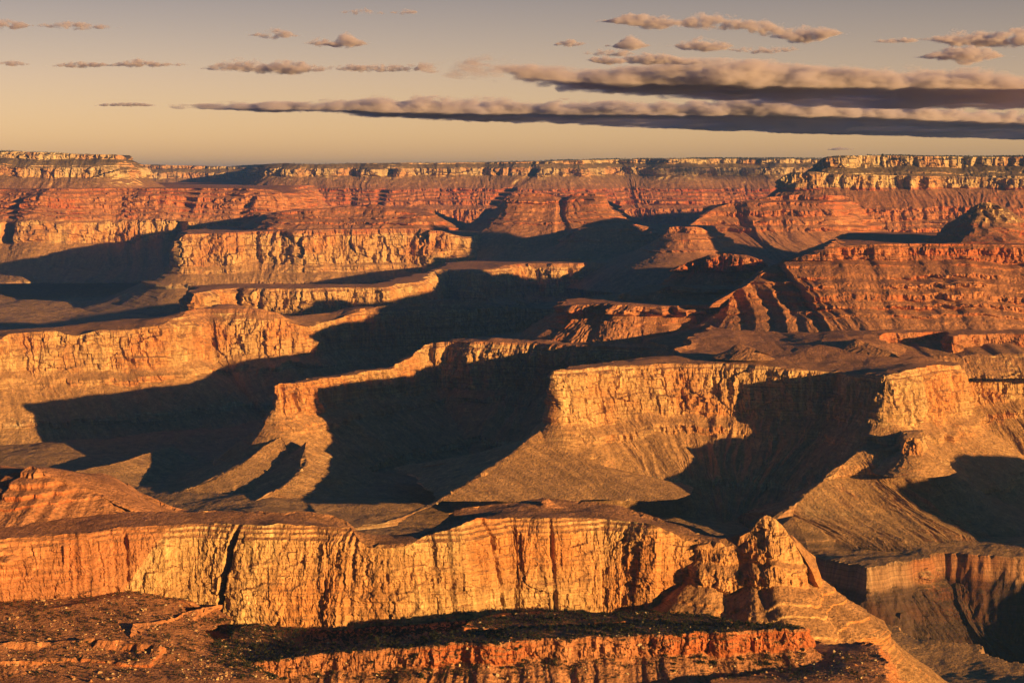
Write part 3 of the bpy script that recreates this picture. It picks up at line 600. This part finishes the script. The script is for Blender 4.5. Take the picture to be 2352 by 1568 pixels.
def curve_ramp(nt, u, xs, cols):
    r = ramp(nt, list(zip([float(v) for v in xs], [tuple(float(q) for q in c) for c in cols]))); nt.links.new(u, r.inputs[0])
    sp = nt.nodes.new('ShaderNodeSeparateColor'); nt.links.new(r.outputs[0], sp.inputs[0]); return sp.outputs
def vapour(seed, scale, stretch, rate):
    m = volume_material('cloud_vapour', CLOUD_COL, .01, .25); nt = m.node_tree
    pv = next(n for n in nt.nodes if n.type == 'PRINCIPLED_VOLUME'); g = nt.nodes.new('ShaderNodeNewGeometry'); sp = nt.nodes.new('ShaderNodeSeparateXYZ')
    nt.links.new(g.outputs['Position'], sp.inputs[0])
    ad = nt.nodes.new('ShaderNodeVectorMath'); ad.operation = 'ADD'; ad.inputs[1].default_value = (seed * 7771., seed * 3313., 0); nt.links.new(g.outputs['Position'], ad.inputs[0])
    n = noise(nt, ad.outputs[0], 1 / scale, 6, .62, stretch)
    n2 = noise(nt, ad.outputs[0], 1 / (scale * 5.), 2, .5, stretch)
    n = mathn(nt, 'ADD', n, mathn(nt, 'MULTIPLY', mathn(nt, 'SUBTRACT', n2, .5), .45))
    m.cycles.volume_step_rate = rate
    return m, nt, pv, sp.outputs, n
CLOUD_COL = (.86, .82, .92)
def hull(name, ell, label, mat):
    vs, fs, n = [], [], 0
    for c, r3 in ell:
        vs.append(SPH * np.array(r3) + np.array(c)); fs.append(SPT + n); n += len(SPH)
    me = new_mesh('cloud_raw', np.concatenate(vs), None, np.concatenate(fs))
    o = bpy.data.objects.new('cloud_raw', me); COL.objects.link(o)
    md = o.modifiers.new('m', 'REMESH'); md.mode = 'VOXEL'; md.voxel_size = max(ell[0][1][2] * .22, 25)
    m2 = bpy.data.meshes.new_from_object(o.evaluated_get(bpy.context.evaluated_depsgraph_get())); bpy.data.objects.remove(o)
    m2.name = 'cloud'; m2.materials.clear(); m2.materials.append(mat)
    return link('cloud', m2, label, 'cloud', group='clouds in the evening sky')
def cloud(spec, label, seed, dens=.012, bias=.0):
    """a puff or streak of vapour: (px, y top, y bottom) along its length, about as deep as it is thick times three"""
    sp = np.array(spec, float); d = ALT * FD / (YH - sp[:, 2].mean()); m = d / FD
    X = (sp[:, 0] - CX) * m; ZT = np.array([Q(CX, y, d)[2] for y in sp[:, 1]]); ZB = np.array([Q(CX, y, d)[2] for y in sp[:, 2]])
    th = (ZT - ZB).max(); mid = ZB + (ZT - ZB) * .42; half = (ZT - ZB) * .85
    pad = th * .7; X = np.concatenate([[X[0] - pad], X, [X[-1] + pad]]); mid = np.concatenate([[mid[0]], mid, [mid[-1]]]); half = np.concatenate([[half[0] * .25], half, [half[-1] * .25]])
    hy = th * 1.8; z0, z1 = mid.min() - 1, mid.max() + 1; hm = half.max() * 1.0001
    mt, nt, pv, p, n = vapour(seed, max(th * .75, 60), (.75, .6, 1.3), .35)
    u = mrange(nt, p[0], X[0], X[-1]); us = (X - X[0]) / (X[-1] - X[0])
    R, G, _ = curve_ramp(nt, u, us, [((a_ - z0) / (z1 - z0), h_ / hm, 0) for a_, h_ in zip(mid, half)])
    midn = mrange(nt, R, 0, 1, z0, z1); hn = mathn(nt, 'MAXIMUM', mathn(nt, 'MULTIPLY', G, hm), 1.0)
    dz = mathn(nt, 'SUBTRACT', p[2], midn); low = mathn(nt, 'LESS_THAN', dz, 0.0)
    rz = mathn(nt, 'DIVIDE', dz, mathn(nt, 'MULTIPLY', hn, mathn(nt, 'SUBTRACT', 1.0, mathn(nt, 'MULTIPLY', low, .38))))
    ry = mathn(nt, 'DIVIDE', mathn(nt, 'SUBTRACT', p[1], d), hy)
    ux = mathn(nt, 'MULTIPLY', mathn(nt, 'SUBTRACT', u, .5), 2.0)
    q = mathn(nt, 'ADD', mathn(nt, 'ADD', mathn(nt, 'POWER', mathn(nt, 'ABSOLUTE', rz), 2.0), mathn(nt, 'MULTIPLY', ry, ry)), mathn(nt, 'MULTIPLY', mathn(nt, 'POWER', mathn(nt, 'ABSOLUTE', ux), 6.0), .8))
    e = mathn(nt, 'ADD', mathn(nt, 'SUBTRACT', .85 + bias, q), mathn(nt, 'MULTIPLY', mathn(nt, 'SUBTRACT', n, .52), 6.0))
    nt.links.new(mathn(nt, 'MULTIPLY', mrange(nt, e, 0, 1.0, 0, 1, True), dens * 330. / (th + 130)), pv.inputs['Density'])
    ell = []; x = X[0]
    while x <= X[-1]:
        c, h = np.interp(x, X, mid), np.interp(x, X, half); h = max(h * 1.5, 20)
        ell.append(((x, d, c), (max(h * 1.6, th * .8), hy * 1.25, h))); x += max(h * 1.0, 30)
    return hull('cloud', ell, label, mt)
def bank(spec, near, far, label, seed, dens=.0075):
    """a long bank seen from below: lumpy front edge of (px, y top, y bottom), flat underside from the near edge back to the far one, (px, y)"""
    sp = np.array(spec, float); nr = np.array(near, float); fr_ = np.array(far, float)
    pxs = np.array(sorted(set(list(sp[:, 0])))); yn = np.interp(pxs, nr[:, 0], nr[:, 1]); yf = np.interp(pxs, fr_[:, 0], fr_[:, 1]); yt = np.interp(pxs, sp[:, 0], sp[:, 1])
    dn = ALT * FD / (YH - yn); df = ALT * FD / (YH - yf); tk = (yn - yt) * dn / FD
    # ramps run over the bearing x / y, so an edge keeps its true place in plan
    B0, B1 = (pxs[0] - CX) / FD, (pxs[-1] - CX) / FD; us = (pxs - pxs[0]) / (pxs[-1] - pxs[0])
    D0, D1 = dn.min() - 10, df.max() + 10; tm = tk.max() * 1.001
    mt, nt, pv, p, n = vapour(seed, 430., (.6, .4, 1.35), .022)
    u = mrange(nt, mathn(nt, 'DIVIDE', p[0], p[1]), B0, B1)
    R, G, Bc = curve_ramp(nt, u, us, [((a_ - D0) / (D1 - D0), (b_ - D0) / (D1 - D0), t_ / tm) for a_, b_, t_ in zip(dn, df, tk)])
    ynear, yfar, top = mrange(nt, R, 0, 1, D0, D1), mrange(nt, G, 0, 1, D0, D1), mathn(nt, 'MULTIPLY', Bc, tm)
    en = mathn(nt, 'DIVIDE', mathn(nt, 'SUBTRACT', p[1], ynear), 900.); ef = mathn(nt, 'DIVIDE', mathn(nt, 'SUBTRACT', yfar, p[1]), 2200.)
    fr2 = mrange(nt, mathn(nt, 'SUBTRACT', p[1], ynear), 0, 9000, 1.15, .55)
    zz = mathn(nt, 'SUBTRACT', p[2], ALT)
    rt = mathn(nt, 'MULTIPLY', mathn(nt, 'SUBTRACT', 1.0, mathn(nt, 'DIVIDE', zz, mathn(nt, 'MAXIMUM', mathn(nt, 'MULTIPLY', top, fr2), 20.))), 1.3)
    rb = mathn(nt, 'DIVIDE', mathn(nt, 'ADD', zz, 40.), 70.)
    e = mathn(nt, 'MINIMUM', mathn(nt, 'MINIMUM', en, ef), mathn(nt, 'MINIMUM', rt, rb)); e = mathn(nt, 'MINIMUM', e, 1.0)
    e = mathn(nt, 'ADD', mathn(nt, 'SUBTRACT', e, -.06), mathn(nt, 'MULTIPLY', mathn(nt, 'SUBTRACT', n, .50), 3.4))
    nt.links.new(mathn(nt, 'MULTIPLY', mrange(nt, e, 0, .8, 0, 1, True), dens), pv.inputs['Density'])
    ell = []
    for px in np.arange(pxs[0], pxs[-1] + 1, 18):
        a_, b_, t_ = np.interp(px, pxs, dn), np.interp(px, pxs, df), np.interp(px, pxs, tk)
        k = 0
        dd = a_ + 300
        while dd <= max(b_ - 200, a_ + 300):
            f_ = np.interp(dd - a_, [0, 9000], [1.25, .75])
            ell.append((((px - CX) / FD * dd, dd, ALT + t_ * .35 * f_), (28 * dd / FD, max(1500, (b_ - a_) * .12), max(t_ * f_ * .95, 90)))); dd += max(1200, (b_ - a_) / 7.)
    return hull('cloud', ell, label, mt)
bank([(420, 241, 246), (520, 239, 248), (640, 235, 252), (740, 238, 258), (870, 230, 262), (1050, 230, 266), (1250, 238, 268), (1500, 244, 272), (1620, 235, 268), (1750, 230, 266), (1900, 238, 270), (2100, 249, 278), (2300, 261, 286), (2430, 266, 290)],
     [(420, 245.5), (640, 248), (870, 254), (1250, 260), (1620, 262), (1900, 264), (2100, 271), (2430, 284)], [(420, 247.5), (640, 256), (900, 268), (1200, 279), (1400, 290), (1600, 298), (1900, 308), (2430, 323)],
     'longest cloud band, low over the horizon, thin at its left end', 1)
bank([(990, 151, 160), (1080, 140, 176), (1200, 149, 184), (1350, 161, 195), (1450, 163, 198), (1560, 153, 200), (1700, 157, 203), (1850, 159, 206), (2000, 173, 208), (2080, 163, 206), (2200, 163, 206), (2430, 176, 210)],
     [(990, 160), (1080, 171), (1200, 177), (1350, 187), (1560, 190), (1850, 195), (2430, 202)], [(990, 163), (1080, 178), (1250, 200), (1450, 216), (1600, 227), (1800, 241), (2000, 247), (2430, 253)],
     'broad dark cloud bank in the upper right, above the longest band', 2)
for i, (sp, lab) in enumerate([
    ([(1395, 46, 52), (1440, 38, 60), (1500, 44, 68), (1560, 50, 66)], 'ragged grey cloud at the left end of the high chain in the upper right'),
    ([(1572, 44, 62), (1610, 39, 66), (1680, 44, 70), (1750, 52, 80), (1815, 66, 86)], 'long grey cloud in the middle of the high chain in the upper right'),
    ([(1780, 76, 90), (1830, 68, 97), (1880, 68, 92), (1912, 74, 82)], 'grey cloud ending the high chain in the upper right'),
    ([(2120, 86, 94), (2180, 78, 102), (2260, 78, 105), (2420, 74, 104)], 'dark cloud at the right edge, topmost there'),
    ([(2005, 92, 98), (2050, 87, 99), (2095, 90, 97)], 'thin grey cloud just left of the topmost dark cloud at the right edge'),
    ([(2110, 128, 134), (2170, 113, 140), (2230, 112, 150), (2270, 122, 136)], 'ragged grey cloud above the right end of the dark cloud bank'),
    ([(1424, 98, 112), (1448, 87, 115), (1472, 98, 110)], 'small upright puff under the high chain'),
    ([(1560, 98, 112), (1605, 91, 118), (1660, 98, 114)], 'rounded tan cloud between the high chain and the dark cloud bank'),
    ([(1660, 110, 116), (1740, 112, 124), (1820, 108, 118)], 'thin broken wisp right of the rounded tan cloud'),
    ([(1350, 118, 126), (1390, 114, 130), (1440, 118, 128)], 'small tan cloud left of the two flat ones above the dark bank'),
    ([(1360, 132, 142), (1390, 131, 148), (1425, 136, 146)], 'small tan puff just above the left part of the dark bank'),
    ([(1420, 134, 142), (1470, 126, 148), (1535, 130, 146), (1600, 142, 150)], 'flat dark-based cloud just above the middle of the dark bank'),
    ([(1280, 99, 105), (1305, 92, 108), (1335, 99, 104)], 'small tan puff alone left of the high chain'),
    ([(604, 76, 86), (635, 66, 90), (672, 76, 86)], 'orange puff, leftmost of the three above the long bands'),
    ([(710, 98, 104), (738, 88, 106), (768, 97, 104)], 'orange puff, middle one of the three above the long bands'),
    ([(770, 96, 106), (800, 79, 108), (828, 94, 104)], 'orange puff, tallest of the three above the long bands'),
    ([(795, 26, 32), (840, 20, 34), (880, 27, 32)], 'faint tan cloud near the top edge, left of the centre'),
    ([(908, 26, 32), (930, 20, 35), (955, 26, 31)], 'faintest puff near the top edge, beside a faint tan cloud'),
    ([(-40, 48, 70), (20, 46, 70), (66, 52, 66)], 'grey cloud cut by the left edge of the sky'),
    ([(105, 56, 62), (180, 52, 68), (270, 60, 66)], 'thin grey cloud right of the one cut by the left edge'),
    ([(15, 144, 150), (42, 140, 152), (72, 146, 150)], 'tiny grey cloud by the left edge, level with the dark bank'),
    ([(132, 148, 154), (180, 143, 156), (252, 147, 153)], 'slim grey cloud left of a longer slim one'),
    ([(255, 148, 153), (320, 139, 154), (372, 143, 153), (435, 147, 151)], 'longer slim grey cloud with a dark middle, on the left'),
    ([(470, 156, 160), (540, 142, 164), (620, 146, 168), (700, 148, 168), (745, 154, 164)], 'layered tan cloud with a dark base left of the dark bank'),
    ([(745, 150, 158), (830, 152, 166), (920, 150, 164), (1000, 150, 160)], 'pale thin cloud joining the layered tan cloud to the dark bank'),
    ([(1900, 343, 345.5), (1930, 338.5, 345), (1952, 341, 344)], 'tiny wisp low over the right-hand rim'),
    ([(230, 240, 244), (300, 236, 244), (360, 241, 244)], 'faint wisp beyond the thin left end of the longest band')]):
    cloud(sp, lab, 10 + i)

# ------------------------------------------------------------------ bushes and stones in the foreground
from mathutils.bvhtree import BVHTree
dg = bpy.context.evaluated_depsgraph_get()
NEAR = {n: BVHTree.FromObject(bpy.data.objects[n], dg) for n in ('near_slope', 'near_shelf', 'near_corner', 'low_ledge', 'low_ledge.001', 'low_ledge.002', 'foreground_cliff', 'pinnacle')}
def drop(x, y):
    best = None
    for n, t in NEAR.items():
        h = t.ray_cast(Vector((x, y, 100)), Vector((0, 0, -1)))
        if h[0] is not None and (best is None or h[0].z > best[0].z): best = (h[0], h[1], n)
    return best
def look(px, py):
    r = Vector(ray(px, py)).normalized(); best = None
    for n, t in NEAR.items():
        h = t.ray_cast(Vector((0, 0, 0)), r)
        if h[0] is not None and (best is None or h[3] < best[3]): best = (h[0], h[1], n, h[3])
    return best
def plain(name, col, var=.25, scale=.6):
    m = bpy.data.materials.new(name); m.use_nodes = True; nt = m.node_tree; bs = nt.nodes['Principled BSDF']
    bs.inputs['Roughness'].default_value = .95; bs.inputs['Specular IOR Level'].default_value = .05
    g = nt.nodes.new('ShaderNodeNewGeometry'); n = noise(nt, g.outputs['Position'], scale, 4, .6)
    nt.links.new(mix(nt, 1, col, mrange(nt, n, .3, .7, 1 - var, 1 + var), 'MULTIPLY'), bs.inputs['Base Color']); return m
LEAF = plain('scrub_leaf', (.032, .033, .018), .5); WOOD = plain('scrub_wood', (.12, .085, .055))
STONE = {'red': plain('red_stone', (.36, .16, .075)), 'pale': plain('pale_stone', (.50, .38, .22)), 'tan': plain('tan_stone', (.42, .26, .13))}
def bush_mesh(seed, h):
    r = np.random.RandomState(seed); v = []; f = []
    nl = 90
    for k in range(nl):
        u = r.randn(3); u /= np.linalg.norm(u); rad = .45 + .55 * r.rand()
        c = np.array([u[0] * .55 * h * rad, u[1] * .55 * h * rad, h * .52 + u[2] * .48 * h * rad]) + .12 * h * np.array([math.sin(k * 1.7), math.cos(k * 2.3), 0])
        a = r.randn(3); a /= np.linalg.norm(a); b = np.cross(a, r.randn(3)); b /= np.linalg.norm(b); sz = h * (.10 + .12 * r.rand())
        n = len(v); v += [c - a * sz, c + b * sz * .8, c + a * sz, c - b * sz * .8]; f.append((n, n + 1, n + 2, n + 3))
    return np.array(v), np.array(f)
def stem_mesh(h):
    v = []; f = []
    for j, (z, rr_) in enumerate(((-.3, .07), (.35, .05), (.7, .02))):
        for i in range(5): v.append((rr_ * h * math.cos(i * 1.2566), rr_ * h * math.sin(i * 1.2566), z * h))
    for j in range(2):
        for i in range(5): f.append((j * 5 + i, j * 5 + (i + 1) % 5, j * 5 + 5 + (i + 1) % 5, j * 5 + 5 + i))
    return np.array(v), np.array(f)
def rock_mesh(seed, sx, sy, sz):
    r = np.random.RandomState(seed); p = r.randn(16, 3); p /= np.linalg.norm(p, axis=1)[:, None]; p *= (.75 + .3 * r.rand(16, 1))
    import bmesh
    bm = bmesh.new()
    for q in p: bm.verts.new(q * np.array([sx, sy, sz]))
    bmesh.ops.convex_hull(bm, input=bm.verts)
    for w in [w for w in bm.verts if not w.link_faces]: bm.verts.remove(w)
    bmesh.ops.triangulate(bm, faces=bm.faces); bm.verts.index_update()
    v = np.array([w.co[:] for w in bm.verts]); f = np.array([[w.index for w in t.verts] for t in bm.faces]); bm.free(); return v, f
BV = [bush_mesh(k, 1.0) for k in range(6)]; RV = [rock_mesh(k, 1, .85, .75) for k in range(10)]
BM = [new_mesh('bush_leaves', v, f, None, [LEAF]) for v, f in BV]
_sv, _sf = stem_mesh(1.0); SM = new_mesh('bush_stem', _sv, _sf, None, [WOOD])
RM = {c: [new_mesh('boulder', v, None, f, [STONE[c]]) for v, f in RV] for c in STONE}
rg = np.random.RandomState(5)
zones = [  # px0, px1, d0, d1, count of bushes, count of stones
    (-60, 640, 2560, 3120, 5200, 3800), (480, 1860, 2640, 2900, 8500, 1600), (420, 2040, 2380, 2690, 6000, 5200)]
bushes, stones = [], []
for zi, (a, b, d0, d1, nb, ns) in enumerate(zones):
    for k in range(nb + ns):
        px = rg.uniform(a, b); d = rg.uniform(d0, d1); x = (px - CX) / FD * d
        isb = k < nb
        cl = float(perlin(x / 38. + 5, d / 38.)) + .5 * float(perlin(x / 11., d / 11.))
        if (isb and zi != 1 and cl < -.30 + .4 * rg.rand()) or (not isb and cl > .25): continue
        h = drop(x, d)
        if h is None or h[1].z < .45 or h[2] in ('foreground_cliff', 'pinnacle'): continue
        py = YH - h[0].z * FD / d
        if py > 1580: continue
        if isb: bushes.append((h[0], (1.5 + 3.2 * rg.rand() ** 2.2) * (1.1 if zi == 1 else 1), zi, py))
        else: stones.append((h[0], .5 + 2.4 * rg.rand() ** 4, zi, py))
bushes.sort(key=lambda q: -q[1] / q[0].y); stones.sort(key=lambda q: -q[1] / q[0].y)
BL = {0: ('dark green desert bush dotted on the red slope at the lower left', 'bushes on the red slope'), 1: ('dark green desert bush crowding the shadowy shelf under the cliff', 'bushes on the shelf'), 2: ('dark green desert bush among the rubble below the low ledge', 'bushes in the rubble')}
SL = {0: ('loose tan stone lying on the red slope at the lower left', 'stones on the red slope'), 1: ('loose pale stone lying on the bushy shelf under the cliff', 'stones on the shelf'), 2: ('loose stone lying in the rubble below the low ledge', 'stones in the rubble')}
NB, NS = 280, 200
for k, (p, h, zi, py) in enumerate(bushes[:NB]):
    e = bpy.data.objects.new('bush', None); COL.objects.link(e); e.location = (p.x, p.y, p.z - .05); e.scale = (h, h, h * rg.uniform(.75, 1.1)); e.rotation_euler.z = rg.uniform(0, 6.28)
    e['label'], e['group'] = BL[zi]; e['category'] = 'bush'
    link('foliage', BM[k % 6], parent=e); link('stem', SM, parent=e)
for k, (p, h, zi, py) in enumerate(stones[:NS]):
    o = link('boulder', RM['tan' if zi == 0 else 'pale' if zi == 1 else ('tan', 'red', 'pale')[k % 3]][k % 10], SL[zi][0], 'boulder', group=SL[zi][1])
    o.location = (p.x, p.y, p.z + .25 * h); s_ = h * rg.uniform(.8, 1.2); o.scale = (s_ * rg.uniform(.8, 1.4), s_, s_ * rg.uniform(.7, 1.1)); o.rotation_euler = (rg.uniform(-.4, .4), rg.uniform(-.4, .4), rg.uniform(0, 6.28))
def merged(name, items, lib, mat, quads):
    vs, fs, n = [], [], 0
    for k, (p, h, zi, py) in enumerate(items):
        v, f = lib[k % len(lib)]; a = rg.uniform(0, 6.28); ca, sa = math.cos(a), math.sin(a)
        w = v * h * np.array([1, 1, rg.uniform(.75, 1.1)]); w = np.column_stack([w[:, 0] * ca - w[:, 1] * sa, w[:, 0] * sa + w[:, 1] * ca, w[:, 2]]) + np.array([p.x, p.y, p.z + (0 if quads else .2 * h)])
        vs.append(w); fs.append(f + n); n += len(v)
    if vs:
        V = np.concatenate(vs); F_ = np.concatenate(fs)
        link(name, new_mesh(name, V, F_ if quads else None, None if quads else F_, [mat]), kind='stuff')
SPARSE = [(v[:112], f[:28]) for v, f in BV]
merged('scrub', bushes[NB:], SPARSE, LEAF, True)
rest = stones[NS:]
merged('rubble', rest[::3], RV, STONE['red'], False); merged('rubble', rest[1::3], RV, STONE['tan'], False); merged('rubble', rest[2::3], RV, STONE['pale'], False)
for px, py, sz, c, lab in [(587, 1500, 5.5, 'red', 'left of two big red boulders above the low ledge'), (611, 1500, 5.5, 'red', 'right of two big red boulders above the low ledge'), (166, 1556, 9, 'red', 'big red boulder with a dark shadow at the bottom edge of the slope'),
    (208, 1565, 8, 'red', 'flat red boulder at the bottom edge, beside a taller one'), (246, 1560, 7, 'tan', 'tan boulder at the bottom edge of the slope, right of two red ones'), (334, 1498, 4.2, 'pale', 'pale pointed boulder in the middle of the red slope'), (397, 1493, 4, 'pale', 'pale boulder right of the pale pointed one on the red slope'),
    (57, 1533, 6, 'red', 'rounded red boulder at the far left of the slope'), (1142, 1552, 8, 'pale', 'tall pale boulder at the bottom edge below the middle of the low ledge'), (1165, 1560, 6, 'tan', 'tan boulder leaning beside the tall pale one at the bottom edge'), (1423, 1556, 5, 'pale', 'pale blocky boulder at the bottom edge right of the tall pale one'),
    (1915, 1498, 7, 'pale', 'pale slab at the right end of the low ledge'), (1935, 1512, 6, 'tan', 'tan slab below the pale slab at the right end of the low ledge')]:
    h = look(px, py)
    if h is None: continue
    o = link('boulder', RM[c][int(px) % 10], lab, 'boulder'); o.location = h[0] + Vector((0, 0, sz * .15)); o.scale = (sz * .55, sz * .5, sz * .62); o.rotation_euler.z = px * .37

# a cloud outside the frame whose shade dims part of the far rim
cloud([(5380, -212, -190), (5600, -218, -186), (5900, -214, -188)], 'small cloud beyond the right edge', 90, dens=.03)

# pines along the far rims, too many and too far to count
RIMS = [BVHTree.FromObject(o, dg) for o in bpy.data.objects if o.name.startswith(('canyon_rim', 'far_rim'))]
pines = []
for x0, x1, d0, d1, n, hh in ((1900, 2380, 13090, 13600, 2600, 10), (1250, 1890, 18950, 19800, 2200, 13), (-20, 275, 15620, 16000, 500, 8), (640, 1250, 18620, 19300, 500, 9)):
    for k in range(n):
        px = rg.uniform(x0, x1); d = d0 + (d1 - d0) * rg.rand() ** 1.7; x = (px - CX) / FD * d; best = None
        for t in RIMS:
            h = t.ray_cast(Vector((x, d, 900)), Vector((0, 0, -1)))
            if h[0] is not None and (best is None or h[0].z > best[0].z): best = h
        if best is None or best[0].z < 70 or best[1].z < .6 or perlin(x / 260., d / 260.) < -.25: continue
        pines.append((best[0], hh * rg.uniform(.6, 1.25), 0, 0))
merged('treeline', pines, [(v[:80] * np.array([.8, .8, 1.15]), f[:20]) for v, f in BV], LEAF, True)
